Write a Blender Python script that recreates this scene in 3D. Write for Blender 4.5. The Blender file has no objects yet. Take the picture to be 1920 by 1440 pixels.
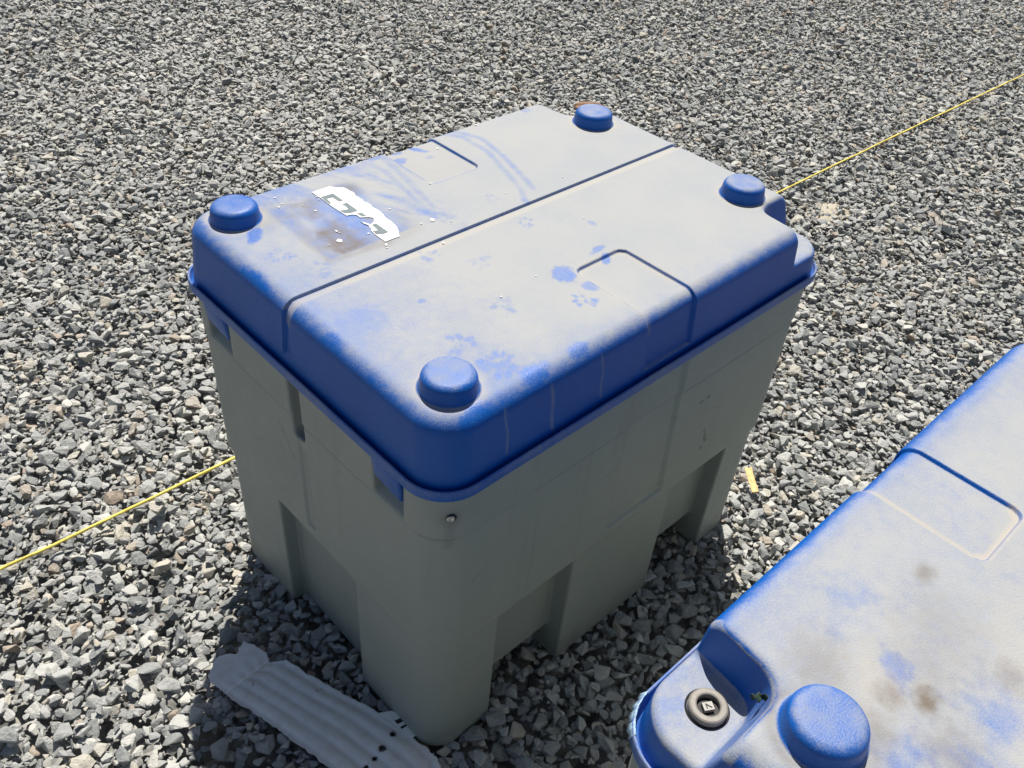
import bpy, bmesh, math, random
import numpy as np
from mathutils import Matrix, Vector

random.seed(7)
rng = np.random.default_rng(7)
sc = bpy.context.scene
col = sc.collection

# ------------------------------------------------------------------ camera
cam_d = bpy.data.cameras.new('camera')
cam = bpy.data.objects.new('camera', cam_d); col.objects.link(cam)
C = Vector((-0.41792, -0.48760, 1.37685))
right = Vector((0.72778, -0.68212, 0.07098)); up = Vector((0.40306, 0.50917, 0.76045)); fw = Vector((0.55486, 0.52483, -0.64550))
M3 = Matrix((right.normalized(), up.normalized(), (-fw).normalized())).transposed()
cam.matrix_world = Matrix.Translation(C) @ M3.to_4x4()
cam_d.sensor_fit = 'HORIZONTAL'; cam_d.sensor_width = 36.0
cam_d.lens = 36.0 * 1669.03 / 1920.0
cam_d.clip_start = 0.02; cam_d.clip_end = 2000
sc.camera = cam

# ------------------------------------------------------------------ sky and sun
SUN_EL, SUN_AZ = math.radians(60), math.radians(46.5)
world = bpy.data.worlds.new('World'); sc.world = world; world.use_nodes = True
nt = world.node_tree; nt.nodes.clear()
sky = nt.nodes.new('ShaderNodeTexSky'); sky.sky_type = 'NISHITA'; sky.sun_disc = False
sky.sun_elevation = SUN_EL; sky.sun_rotation = math.pi/2 - SUN_AZ
sky.air_density = 1.0; sky.dust_density = 1.0; sky.ozone_density = 1.0
bg = nt.nodes.new('ShaderNodeBackground'); bg.inputs['Strength'].default_value = 0.050
wo = nt.nodes.new('ShaderNodeOutputWorld')
nt.links.new(sky.outputs[0], bg.inputs[0]); nt.links.new(bg.outputs[0], wo.inputs[0])
sun_d = bpy.data.lights.new('sun', 'SUN'); sun_d.energy = 5.0; sun_d.angle = math.radians(0.53); sun_d.color = (1.0, 0.96, 0.885)
sun = bpy.data.objects.new('sun', sun_d); col.objects.link(sun)
sd = Vector((math.cos(SUN_EL)*math.cos(SUN_AZ), math.cos(SUN_EL)*math.sin(SUN_AZ), math.sin(SUN_EL)))
sun.rotation_euler = sd.to_track_quat('Z', 'Y').to_euler(); sun.location = sd*20
sc.view_settings.view_transform = 'Standard'; sc.view_settings.look = 'None'
sc.view_settings.exposure = 0.4; sc.view_settings.gamma = 1.0

GZ = 0.056            # height of the gravel surface

# ------------------------------------------------------------------ helpers
def tag(o, label=None, cat=None, group=None, kind=None):
    if label: o['label'] = label
    if cat: o['category'] = cat
    if group: o['group'] = group
    if kind: o['kind'] = kind
    return o

def link(name, me, mat=None, parent=None):
    o = bpy.data.objects.new(name, me); col.objects.link(o)
    if mat: me.materials.append(mat)
    if parent: o.parent = parent
    return o

def from_py(name, V, F, mat=None, parent=None, smooth=True):
    me = bpy.data.meshes.new(name); me.from_pydata([tuple(v) for v in V], [], [tuple(f) for f in F]); me.update()
    if smooth: me.polygons.foreach_set('use_smooth', [True]*len(me.polygons))
    return link(name, me, mat, parent)

def attr(me, name, vals):
    a = me.attributes.get(name) or me.attributes.new(name, 'FLOAT', 'POINT')
    a.data.foreach_set('value', np.asarray(vals, dtype=np.float32))

def sstep(a, b, x):
    t = np.clip((x-a)/(b-a), 0, 1); return t*t*(3-2*t)

class Noise2:
    def __init__(s, seed): s.g = np.random.default_rng(seed).random((257, 257))
    def one(s, x, y):
        xi = np.floor(x).astype(int); yi = np.floor(y).astype(int); u = x-xi; v = y-yi
        u = u*u*(3-2*u); v = v*v*(3-2*v); xi %= 256; yi %= 256
        g = s.g; x2 = (xi+1) % 256; y2 = (yi+1) % 256
        return (g[xi, yi]*(1-u)+g[x2, yi]*u)*(1-v)+(g[xi, y2]*(1-u)+g[x2, y2]*u)*v
    def __call__(s, x, y, oct=4):
        r = 0; a = .5; t = 0
        for k in range(oct):
            r = r+a*s.one(x+17.3*k, y+9.1*k); t += a; a *= .55; x = x*2.03; y = y*2.03
        return r/t
N2 = Noise2(3)

# ------------------------------------------------------------------ material helpers
def new_mat(name):
    m = bpy.data.materials.new(name); m.use_nodes = True
    t = m.node_tree; t.nodes.clear()
    out = t.nodes.new('ShaderNodeOutputMaterial'); b = t.nodes.new('ShaderNodeBsdfPrincipled')
    t.links.new(b.outputs[0], out.inputs[0])
    return m, t, b
def node(t, kind, **kw):
    n = t.nodes.new(kind)
    for k, v in kw.items(): setattr(n, k, v)
    return n
def val(t, n, i, v):
    if hasattr(v, 'is_linked') or isinstance(v, bpy.types.NodeSocket): t.links.new(v, n.inputs[i])
    else: n.inputs[i].default_value = v
def math_n(t, op, a, b=None, c=None, clamp=False):
    n = node(t, 'ShaderNodeMath', operation=op, use_clamp=clamp); val(t, n, 0, a)
    if b is not None: val(t, n, 1, b)
    if c is not None: val(t, n, 2, c)
    return n.outputs[0]
def mix_c(t, f, a, b, blend='MIX'):
    n = node(t, 'ShaderNodeMix', data_type='RGBA', blend_type=blend); val(t, n, 0, f)
    for i, v in ((6, a), (7, b)):
        if isinstance(v, tuple): n.inputs[i].default_value = (*v, 1)
        else: t.links.new(v, n.inputs[i])
    return n.outputs[2]
def noise(t, co, scale, detail=3, rough=.55):
    n = node(t, 'ShaderNodeTexNoise'); t.links.new(co, n.inputs['Vector'])
    n.inputs['Scale'].default_value = scale; n.inputs['Detail'].default_value = detail; n.inputs['Roughness'].default_value = rough
    return n.outputs['Fac']
def mrange(t, v, a, b, c=0., d=1.):
    n = node(t, 'ShaderNodeMapRange', interpolation_type='SMOOTHSTEP'); t.links.new(v, n.inputs[0])
    for i, k in enumerate((a, b, c, d)): n.inputs[i+1].default_value = k
    return n.outputs[0]
def getattr_n(t, name, typ='GEOMETRY'):
    n = node(t, 'ShaderNodeAttribute', attribute_name=name, attribute_type=typ); return n.outputs['Fac']
def bump(t, b, h, strength, dist):
    n = node(t, 'ShaderNodeBump'); n.inputs['Strength'].default_value = strength; n.inputs['Distance'].default_value = dist
    t.links.new(h, n.inputs['Height']); t.links.new(n.outputs[0], b.inputs['Normal']); return n
def objco(t): return node(t, 'ShaderNodeTexCoord').outputs['Object']

def blue_plastic():
    m, t, b = new_mat('blue_plastic_dusty'); co = objco(t)
    dust = getattr_n(t, 'dust'); brown = getattr_n(t, 'brown'); tan = getattr_n(t, 'tan')
    fine = noise(t, co, 520, 2, .7); mid = noise(t, co, 60, 4, .6); big = noise(t, co, 9, 4, .6)
    base = mix_c(t, mrange(t, big, .3, .7), (0.001, 0.092, 0.40), (0.0015, 0.104, 0.44))
    # dust cover, broken up by grain
    k = math_n(t, 'ADD', dust, math_n(t, 'MULTIPLY', math_n(t, 'SUBTRACT', fine, .5), .55))
    k = math_n(t, 'ADD', k, math_n(t, 'MULTIPLY', math_n(t, 'SUBTRACT', mid, .5), .35))
    k = math_n(t, 'MULTIPLY', mrange(t, k, .0, .88), mrange(t, dust, 0., .12))
    dcol = mix_c(t, mrange(t, big, .35, .65), (0.350, 0.355, 0.345), (0.378, 0.374, 0.348))
    c = mix_c(t, math_n(t, 'MULTIPLY', k, .93), base, dcol)
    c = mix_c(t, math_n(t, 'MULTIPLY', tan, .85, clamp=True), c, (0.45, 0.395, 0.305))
    bk = math_n(t, 'MULTIPLY', brown, mrange(t, mid, .25, .65, .55, 1.), clamp=True)
    c = mix_c(t, bk, c, (0.13, 0.095, 0.065))
    t.links.new(c, b.inputs['Base Color'])
    b.inputs['Roughness'].default_value = .4
    t.links.new(mrange(t, k, 0., .9, .40, .78), b.inputs['Roughness'])
    b.inputs['Specular IOR Level'].default_value = .36
    bump(t, b, noise(t, co, 560, 2, .6), .36, .0013)
    return m

def grey_plastic():
    m, t, b = new_mat('grey_plastic'); co = objco(t)
    gr = getattr_n(t, 'grime')
    big = noise(t, co, 5, 5, .6); mid = noise(t, co, 45, 4, .65)
    c = mix_c(t, mrange(t, big, .3, .7), (0.288, 0.322, 0.298), (0.318, 0.345, 0.316))
    c = mix_c(t, mrange(t, mid, .35, .8, 0, .16), c, (0.42, 0.40, 0.36))
    mp = node(t, 'ShaderNodeMapping'); t.links.new(co, mp.inputs[0]); mp.inputs['Scale'].default_value = (30, 30, 2.2)
    st = noise(t, mp.outputs[0], 1.0, 5, .7)
    c = mix_c(t, mrange(t, st, .52, .8, 0, .26), c, (0.17, 0.165, 0.15))
    sp = noise(t, co, 260, 2, .5)
    c = mix_c(t, mrange(t, sp, .70, .76, 0, .35), c, (0.16, 0.15, 0.13))
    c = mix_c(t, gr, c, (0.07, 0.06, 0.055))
    t.links.new(c, b.inputs['Base Color'])
    b.inputs['Roughness'].default_value = .52; b.inputs['Specular IOR Level'].default_value = .4
    t.links.new(mrange(t, mid, .3, .7, .45, .62), b.inputs['Roughness'])
    bump(t, b, noise(t, co, 300, 3, .6), .18, .0008)
    return m

def simple(name, rgb, rough=.6, var=.15, scale=60, metal=0, bmp=0.1, spec=.4):
    m, t, b = new_mat(name); co = objco(t)
    n = noise(t, co, scale, 4, .6)
    c = mix_c(t, mrange(t, n, .3, .7), tuple(v*(1-var) for v in rgb), tuple(min(1, v*(1+var)) for v in rgb))
    t.links.new(c, b.inputs['Base Color']); b.inputs['Roughness'].default_value = rough; b.inputs['Metallic'].default_value = metal
    b.inputs['Specular IOR Level'].default_value = spec
    if bmp: bump(t, b, noise(t, co, scale*4, 3, .6), bmp, .001)
    return m

M_blue = blue_plastic(); M_grey = grey_plastic()
M_ring = simple('lock_grey_plastic', (.235, .21, .18), .45, .1, 200)
M_black = simple('dark_void', (.015, .014, .013), .6, .3, 200)
M_core = simple('lock_core', (.33, .31, .28), .4, .1, 200)
M_steel = simple('screw_steel', (.62, .60, .57), .28, .1, 200, metal=1)
M_sticker = simple('sticker_white', (.80, .79, .73), .45, .06, 120)
M_ink = simple('sticker_ink', (.125, .165, .175), .45, .12, 150)
M_string = simple('yellow_string', (.80, .64, .13), .6, .22, 120)
M_wood = simple('split_wood', (.78, .54, .24), .7, .12, 90)
M_leaf = simple('dry_leaf', (.20, .095, .04), .65, .25, 60)
M_green = simple('green_leaf', (.010, .028, .018), .7, .3, 200)
M_film = simple('clear_blue_film', (.33, .47, .60), .2, .15, 120, spec=.6)
M_sand = simple('sand', (.42, .375, .29), .95, .15, 120, bmp=.5)

def stone_mat():
    m, t, b = new_mat('crushed_stone'); co = objco(t)
    r = node(t, 'ShaderNodeObjectInfo').outputs['Random']
    ramp = node(t, 'ShaderNodeValToRGB'); t.links.new(r, ramp.inputs[0]); e = ramp.color_ramp
    stops = [(0, (.12, .132, .14)), (.14, (.205, .22, .226)), (.32, (.315, .327, .326)), (.52, (.41, .414, .40)), (.68, (.505, .502, .475)),
             (.84, (.62, .607, .558)), (.885, (.52, .48, .395)), (.94, (.57, .52, .415)), (.975, (.45, .36, .27)), (1.0, (.37, .27, .19))]
    while len(e.elements) < len(stops): e.elements.new(.5)
    for el, (p, c) in zip(e.elements, stops): el.position = p; el.color = (*c, 1)
    ofs = node(t, 'ShaderNodeVectorMath', operation='ADD'); t.links.new(co, ofs.inputs[0])
    cmb = node(t, 'ShaderNodeCombineXYZ'); s = math_n(t, 'MULTIPLY', r, 91.7)
    for i in range(3): t.links.new(s, cmb.inputs[i])
    t.links.new(cmb.outputs[0], ofs.inputs[1]); v = ofs.outputs[0]
    n1 = noise(t, v, 2.4, 5, .65); n2 = noise(t, v, 9, 4, .7)
    c = mix_c(t, mrange(t, n1, .34, .68, 0, .55), ramp.outputs[0], mix_c(t, .5, ramp.outputs[0], (.50, .49, .455)))
    c = mix_c(t, mrange(t, n2, .58, .74, 0, .30), c, (.15, .155, .155))
    mp = node(t, 'ShaderNodeMapping'); t.links.new(v, mp.inputs[0]); mp.inputs['Scale'].default_value = (1.2, 1.2, 7)
    n3 = noise(t, mp.outputs[0], 2.0, 3, .6)
    c = mix_c(t, mrange(t, n3, .60, .68, 0, .35), c, (.47, .44, .38))
    dust = getattr_n(t, 'fines', 'INSTANCER')
    g = node(t, 'ShaderNodeNewGeometry'); sep = node(t, 'ShaderNodeSeparateXYZ'); t.links.new(g.outputs['Normal'], sep.inputs[0])
    dk = math_n(t, 'MULTIPLY', mrange(t, sep.outputs[2], .1, .9), math_n(t, 'ADD', math_n(t, 'MULTIPLY', dust, .75), .26), clamp=True)
    dk = math_n(t, 'MULTIPLY', dk, mrange(t, n2, .3, .6, .4, 1.))
    c = mix_c(t, dk, c, (.58, .568, .53))
    t.links.new(c, b.inputs['Base Color']); b.inputs['Roughness'].default_value = .82; b.inputs['Specular IOR Level'].default_value = .3
    bump(t, b, noise(t, v, 6, 5, .7), .45, .10)
    return m
M_stone = stone_mat()

def ground_mat():
    m, t, b = new_mat('gravel_bed'); co = objco(t)
    vo = node(t, 'ShaderNodeTexVoronoi'); t.links.new(co, vo.inputs['Vector']); vo.inputs['Scale'].default_value = 42
    g = node(t, 'ShaderNodeRGBToBW'); t.links.new(vo.outputs['Color'], g.inputs[0])
    c = mix_c(t, g.outputs[0], (.10, .10, .098), (.42, .415, .39))
    c = mix_c(t, mrange(t, noise(t, co, 3, 4), .4, .7, 0, .4), c, (.16, .15, .13))
    t.links.new(c, b.inputs['Base Color']); b.inputs['Roughness'].default_value = .95
    bump(t, b, vo.outputs['Distance'], 1., -.02)
    return m
M_ground = ground_mat()

# ------------------------------------------------------------------ ground
def ground_plane():
    R = 400.
    o = from_py('ground', [(-R, -R, 0), (R, -R, 0), (R, R, 0), (-R, R, 0)], [(0, 1, 2, 3)], M_ground, smooth=False)
    tag(o, kind='structure')
ground_plane()

# bins (metres): outer rim 0..BL by 0..BW, lid top at BH, base at GZ
BL, BW, BH, BR = 0.80, 0.5914, 0.7387, 0.3093
ORG = (BL/2, BW/2, GZ)
BIN2 = (0.752, -0.288)                 # the second bin stands turned half round: X = BIN2x - x, Y = BIN2y - y

def stone_protos(n):
    out = []
    for k in range(n):
        bm = bmesh.new(); r = np.random.default_rng(100+k)
        cnt = int(r.integers(9, 17))
        ax = np.array([1.0, r.uniform(.62, .92), r.uniform(.28, .60)])
        P = r.normal(size=(cnt, 3)); P /= np.linalg.norm(P, axis=1)[:, None]
        P = np.sign(P)*np.abs(P)**.8; P *= r.uniform(.78, 1.0, (cnt, 1)); P *= ax*.5
        for p in P: bm.verts.new(p)
        res = bmesh.ops.convex_hull(bm, input=bm.verts)
        bmesh.ops.delete(bm, geom=[v for v in bm.verts if not v.link_faces], context='VERTS')
        bmesh.ops.dissolve_limit(bm, angle_limit=math.radians(14), verts=bm.verts, edges=bm.edges)
        bmesh.ops.bevel(bm, geom=list(bm.edges), offset=r.uniform(.012, .032), segments=1, affect='EDGES', profile=.6, clamp_overlap=True)
        bmesh.ops.triangulate(bm, faces=bm.faces)
        bmesh.ops.recalc_face_normals(bm, faces=bm.faces)
        me = bpy.data.meshes.new('stone'); bm.to_mesh(me); bm.free()
        me.materials.append(M_stone)
        xs = np.array([v.co[:] for v in me.vertices]); ext = xs.max(0)-xs.min(0)
        out.append((bpy.data.objects.new('stone', me), ext))     # kept out of the scene: only their geometry is placed
    return out

def scatter_gravel():
    protos = stone_protos(28)
    # area in view plus a margin all round
    corners = np.array([(-1.35, .35), (.75, -1.45), (6.3, 1.1), (.9, 5.0)])
    x0, y0 = corners.min(0); x1, y1 = corners.max(0); cs = .005
    nx, ny = int((x1-x0)/cs)+1, int((y1-y0)/cs)+1
    hm = np.zeros((nx, ny))
    def inside(px, py, grow=0.):
        ok = np.ones(len(px), bool)
        for i in range(4):
            a = corners[i]; b = corners[(i+1) % 4]; d = b-a
            ok &= (d[0]*(py-a[1])-d[1]*(px-a[0])) > -grow*np.hypot(*d)
        return ok
    area = .5*abs(sum(corners[i][0]*corners[(i+1) % 4][1]-corners[(i+1) % 4][0]*corners[i][1] for i in range(4)))
    n = int(area*7400)
    K = 3
    px = rng.uniform(x0, x1, (n*3, K)); py = rng.uniform(y0, y1, (n*3, K))
    ok = inside(px[:, 0], py[:, 0]); px = px[ok][:n]; py = py[ok][:n]; n = len(px)
    ok2 = inside(px.ravel(), py.ravel()).reshape(px.shape); px = np.where(ok2, px, px[:, :1]); py = np.where(ok2, py, py[:, :1])
    size = np.clip(np.exp(rng.normal(math.log(.0188), .45, n)), .0060, .046)
    # first the bigger, the last third freely mixed
    idx = rng.integers(0, len(protos), n)
    ext = np.array([p[1] for p in protos])[idx]
    foot = size*(ext[:, 0]+ext[:, 1])*.25; thick = size*ext[:, 2]
    X = np.zeros(n); Y = np.zeros(n); Z = np.zeros(n); keep = np.ones(n, bool)
    disks = {}
    for r in range(1, 6):
        g = np.mgrid[-r:r+1, -r:r+1]; d = np.sqrt(g[0]**2+g[1]**2)
        disks[r] = (d <= r+.3, np.clip(1-(d/(r+.8))**2, 0, 1))
    gx = ((px-x0)/cs).astype(int); gy = ((py-y0)/cs).astype(int)
    for i in range(n):
        r = min(5, max(1, int(foot[i]/cs+.5))); msk, dome = disks[r]
        best = None
        for k in range(K):
            a, b = gx[i, k], gy[i, k]
            w = hm[max(a-r, 0):a+r+1, max(b-r, 0):b+r+1]
            if w.shape != msk.shape: continue
            h = w[msk].mean()
            if best is None or h < best[0]: best = (h, a, b, k, w)
        if best is None: keep[i] = False; continue
        h, a, b, k, w = best
        base = h*.8+w[msk].max()*.2
        X[i] = px[i, k]; Y[i] = py[i, k]; Z[i] = base+thick[i]*.42
        np.maximum(w, base+thick[i]*.9*np.sqrt(dome), out=w, where=msk)
    gi = ((X-x0)/cs).astype(int), ((Y-y0)/cs).astype(int)
    lvl = np.median(hm[gi]); Z += GZ-lvl-.001
    # wide, shallow unevenness
    Z += (N2(X*1.3+5, Y*1.3, 3)-.5)*.02*np.clip((np.hypot(X-.4, Y-.2)-.6)/1.2, 0, 1)
    ok = keep & (Z > GZ-.034)
    # nothing stands up into the bins' feet
    for (bx, by) in ((0, 0), (BIN2[0]-BL, BIN2[1]-BW)):
        u = X-bx; v = Y-by
        ok &= ~((u > .03) & (u < BL-.03) & (v > .03) & (v < BW-.03) & (Z > GZ-.004))
    low = (X > -.20) & (X < .06) & (Y > -.12) & (Y < .40) & (X*.965+Y*.26 > -.085) & (X*.965+Y*.26 < .085)
    ok &= ~(low & (Z+thick*.5 > GZ+.004))
    X, Y, Z, idx, size = X[ok], Y[ok], Z[ok], idx[ok], size[ok]; n = len(X)
    hm2 = hm
    rot = np.stack([rng.normal(0, .30, n), rng.normal(0, .30, n), rng.uniform(0, 6.283, n)], 1)
    wild = rng.random(n) < .16; rot[wild, 0] = rng.uniform(-1.3, 1.3, wild.sum())
    me = bpy.data.meshes.new('gravel'); me.vertices.add(n)
    me.vertices.foreach_set('co', np.stack([X, Y, Z], 1).astype(np.float32).ravel())
    a = me.attributes.new('rot', 'FLOAT_VECTOR', 'POINT'); a.data.foreach_set('vector', rot.astype(np.float32).ravel())
    a = me.attributes.new('size', 'FLOAT', 'POINT'); a.data.foreach_set('value', size.astype(np.float32))
    a = me.attributes.new('pick', 'INT', 'POINT'); a.data.foreach_set('value', idx.astype(np.int32))
    # fine stone dust lies in worn bands
    f = sstep(.50, .72, N2(X*.9+3, Y*.9+8, 4))
    band = np.exp(-((-.34*X+.94*Y-2.32)/.26)**2)*(X < 3)+.8*np.exp(-((-.34*X+.94*Y-3.0)/.2)**2)*(X < 3)
    f = np.clip(f*.55+1.0*band*N2(X*3, Y*3, 2), 0, 1)
    a = me.attributes.new('fines', 'FLOAT', 'POINT'); a.data.foreach_set('value', f.astype(np.float32))
    o = link('gravel', me, M_stone); tag(o, 'loose grey crushed stone gravel covering the yard', 'gravel', kind='stuff')
    ng = bpy.data.node_groups.new('gravel_spread', 'GeometryNodeTree')
    ng.interface.new_socket('Geometry', in_out='INPUT', socket_type='NodeSocketGeometry')
    ng.interface.new_socket('Geometry', in_out='OUTPUT', socket_type='NodeSocketGeometry')
    gin = ng.nodes.new('NodeGroupInput'); gout = ng.nodes.new('NodeGroupOutput')
    m2p = ng.nodes.new('GeometryNodeMeshToPoints'); ng.links.new(gin.outputs[0], m2p.inputs['Mesh'])
    iop = ng.nodes.new('GeometryNodeInstanceOnPoints'); ng.links.new(m2p.outputs[0], iop.inputs['Points'])
    g2i = ng.nodes.new('GeometryNodeGeometryToInstance')
    for p, _ in reversed(protos):
        oi = ng.nodes.new('GeometryNodeObjectInfo'); oi.inputs['Object'].default_value = p
        ng.links.new(oi.outputs['Geometry'], g2i.inputs[0])
    ng.links.new(g2i.outputs[0], iop.inputs['Instance'])
    iop.inputs['Pick Instance'].default_value = True
    def at(name, typ, sock):
        q = ng.nodes.new('GeometryNodeInputNamedAttribute'); q.data_type = typ; q.inputs[0].default_value = name
        ng.links.new([s for s in q.outputs if s.enabled][0], sock)
    at('pick', 'INT', iop.inputs['Instance Index']); at('size', 'FLOAT', iop.inputs['Scale'])
    e2r = ng.nodes.new('FunctionNodeEulerToRotation'); at('rot', 'FLOAT_VECTOR', e2r.inputs[0]); ng.links.new(e2r.outputs[0], iop.inputs['Rotation'])
    ng.links.new(iop.outputs[0], gout.inputs[0])
    md = o.modifiers.new('spread', 'NODES'); md.node_group = ng
    return o
scatter_gravel()

# ------------------------------------------------------------------ moulded shapes from distance functions
def smax(a, b, k):
    h = np.clip(.5-.5*(b-a)/k, 0, 1); return b+(a-b)*h+k*h*(1-h)
def smin(a, b, k): return -smax(-a, -b, k)
def rrect(x, y, inset, r):
    qx = np.abs(x-BL/2)-(BL/2-inset)+r; qy = np.abs(y-BW/2)-(BW/2-inset)+r
    return np.hypot(np.maximum(qx, 0), np.maximum(qy, 0))+np.minimum(np.maximum(qx, qy), 0)-r
def rbox(x, y, z, lo, hi, r):
    q = [np.abs(v-(a+b)/2)-(b-a)/2+r for v, a, b in zip((x, y, z), lo, hi)]
    return np.sqrt(sum(np.maximum(v, 0)**2 for v in q))+np.minimum(np.maximum(np.maximum(q[0], q[1]), q[2]), 0)-r

def body_sdf(x, y, z):
    inset = .0088+(.637-z)*.003
    inset = inset+.0048*(1-sstep(.3240, .3262, z))+.0034*np.exp(-((z-.3222)/.0022)**2)
    inset = inset+.0016*(1-sstep(.5590, .5612, z))+.0012*np.exp(-((z-.5585)/.0018)**2)
    d = rrect(x, y, inset, .050)
    # shallow channel below the slot and panels in the long sides
    lo = sstep(.342, .350, z)
    ch = sstep(.283, .290, y)*(1-sstep(.304, .3095, y))*lo*(1-sstep(.50, .53, z))
    d = d+.0035*ch*(1-sstep(.03, .06, np.minimum(x, BL-x)))
    xl = .3465; xr = .470-(z-.45)*.07
    pn = sstep(xl-.0035, xl+.0035, x)*(1-sstep(xr-.008, xr+.004, x))*lo
    d = d+.0045*pn*(1-sstep(.04, .07, np.minimum(y, BW-y)))
    d = smax(d, -(z-.0505), .010)
    k = .0045
    ys = np.minimum(y, BW-y); xs = np.minimum(x, BL-x)
    for a, b in ((.1325, .2865), (.5185, .6700)):
        p = rbox(x, ys, z, (a, -.2, -.2), (b, .0485, .3245), .004)
        tn = rbox(x, ys, z, (a, -.2, -.2), (b, 1., .121), .004)
        d = smax(d, -np.minimum(p, tn), k)
    d = smax(d, -rbox(xs, y, z, (-.2, .198, -.2), (.0425, .4000, .3245), .004), k)
    # grip scoops for the tabs and the slot between them
    zf = z+(xs-.012)*-.9
    for a, b in ((.0735, .131), (.4635, .5235)):
        d = smax(d, -np.maximum(rbox(xs, y, z, (-.2, a, .50), (.040, b, .8), .004), (.5665-zf)*.74), .004)
    s = rbox(xs, y, z, (-.2, .289, .522+0*0), (.030, .316, .8), .010)
    d = smax(d, -s, .004)
    d = smax(d, z-.6375, .003)
    return d

ZL = .638
def lid_outer(x, y, z):
    inset = .0072+(z-ZL)*.085
    r = .021
    d2 = rrect(x, y, inset, .050)
    qx = d2+r; qz = z-BH+r
    return np.hypot(np.maximum(qx, 0), np.maximum(qz, 0))+np.minimum(np.maximum(qx, qz), 0)-r
def lid_sdf(x, y, z):
    d = lid_outer(x, y, z)
    # long groove: steep far flank, sloping near flank
    g = np.clip((y-.2975)/.0175, 0, 1)*(1-sstep(.3150, .3172, y))
    d = d+.0044*g*sstep(.655, .672, z)
    # recessed pads that run over the edge
    ys = np.minimum(y, BW-y)
    qx = np.abs(x-.401)-.049+.014; qy = ys-.150+.014
    pd = np.hypot(np.maximum(qx, 0), np.maximum(qy, 0))+np.minimum(np.maximum(qx, qy), 0)-.014
    d = d+.0042*(1-sstep(-.0026, .0004, pd))*sstep(.657, .660, z)
    # corner notches with a ledge
    a = (x-(.6965+(ys-.012)*.10))*.995-(BH-z)*.05
    b = (.0990-ys)*.95-(BH-z)*.26
    nt_ = smin(a, b, .028)
    nt_ = smin(nt_, z-.684, .006)
    d = smax(d, nt_, .009)
    d = smax(d, ZL-z, .002)
    return d

def nets(fn, lo, hi, h):
    ax = [np.arange(a, b+h, h) for a, b in zip(lo, hi)]
    S = [len(a) for a in ax]
    f = np.empty(S, np.float32)
    yy, zz = np.meshgrid(ax[1], ax[2], indexing='ij')
    for i0 in range(0, S[0], 24):
        xx = ax[0][i0:i0+24][:, None, None]
        f[i0:i0+24] = fn(xx, yy[None], zz[None])
    s = f < 0
    cnt = np.zeros([k-1 for k in S], np.int8)
    offs = [(i, j, k) for i in (0, 1) for j in (0, 1) for k in (0, 1)]
    for i, j, k in offs: cnt += s[i:S[0]-1+i, j:S[1]-1+j, k:S[2]-1+k]
    act = (cnt > 0) & (cnt < 8); I, J, K = np.nonzero(act)
    vid = np.full(act.shape, -1, np.int64); vid[act] = np.arange(len(I))
    fv = {o: f[I+o[0], J+o[1], K+o[2]] for o in offs}
    acc = np.zeros((len(I), 3)); num = np.zeros(len(I))
    for o in offs:
        for a in range(3):
            if o[a]: continue
            q = list(o); q[a] = 1; q = tuple(q)
            v0, v1 = fv[o], fv[q]; m = (v0 < 0) != (v1 < 0)
            t = v0[m]/(v0[m]-v1[m]); pos = np.tile(np.array(o, float), (m.sum(), 1)); pos[:, a] = t
            acc[m] += pos; num[m] += 1
    P = acc/num[:, None]
    V = np.stack([ax[0][I]+P[:, 0]*h, ax[1][J]+P[:, 1]*h, ax[2][K]+P[:, 2]*h], 1)
    Q = []
    for a in range(3):
        b, c = (a+1) % 3, (a+2) % 3
        s0 = np.take(s, range(S[a]-1), a); s1 = np.take(s, range(1, S[a]), a)
        E = np.argwhere(s0 != s1)
        E = E[(E[:, b] > 0) & (E[:, c] > 0) & (E[:, b] < S[b]-1) & (E[:, c] < S[c]-1)]
        ins = s[E[:, 0], E[:, 1], E[:, 2]]
        def cell(db, dc):
            e = E.copy(); e[:, b] -= db; e[:, c] -= dc; return vid[e[:, 0], e[:, 1], e[:, 2]]
        q = np.stack([cell(1, 1), cell(0, 1), cell(0, 0), cell(1, 0)], 1)
        q[~ins] = q[~ins][:, ::-1]
        Q.append(q)
    Q = np.concatenate(Q)
    e = .0006
    def grad(V, e):
        x, y, z = V.T
        return np.stack([fn(x+e, y, z)-fn(x-e, y, z), fn(x, y+e, z)-fn(x, y-e, z), fn(x, y, z+e)-fn(x, y, z-e)], 1)/(2*e)
    for it in range(2):
        g = grad(V, e); d = fn(*V.T); g2 = np.maximum((g**2).sum(1), .3)
        V = V-np.clip(d/g2, -h*.6, h*.6)[:, None]*g
    g = grad(V, .0009); Nn = g/np.linalg.norm(g, axis=1)[:, None]
    return V, Q, Nn

def net_mesh(name, V, Q, Nn, drop_below=None):
    me = bpy.data.meshes.new(name)
    W = V-np.array(ORG)
    me.vertices.add(len(W)); me.vertices.foreach_set('co', W.astype(np.float32).ravel())
    me.loops.add(len(Q)*4); me.loops.foreach_set('vertex_index', Q.astype(np.int32).ravel())
    me.polygons.add(len(Q)); me.polygons.foreach_set('loop_start', np.arange(0, len(Q)*4, 4, dtype=np.int32))
    me.update(calc_edges=True); me.validate()
    me.polygons.foreach_set('use_smooth', [True]*len(me.polygons))
    me.normals_split_custom_set_from_vertices(Nn.astype(np.float32))
    return me

bodyV, bodyQ, bodyN = nets(body_sdf, (-.012, -.012, .020), (BL+.012, BW+.012, .646), .0032)
lidV, lidQ, lidN = nets(lid_sdf, (-.006, -.006, .632), (BL+.006, BW+.006, .745), .0021)

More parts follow.
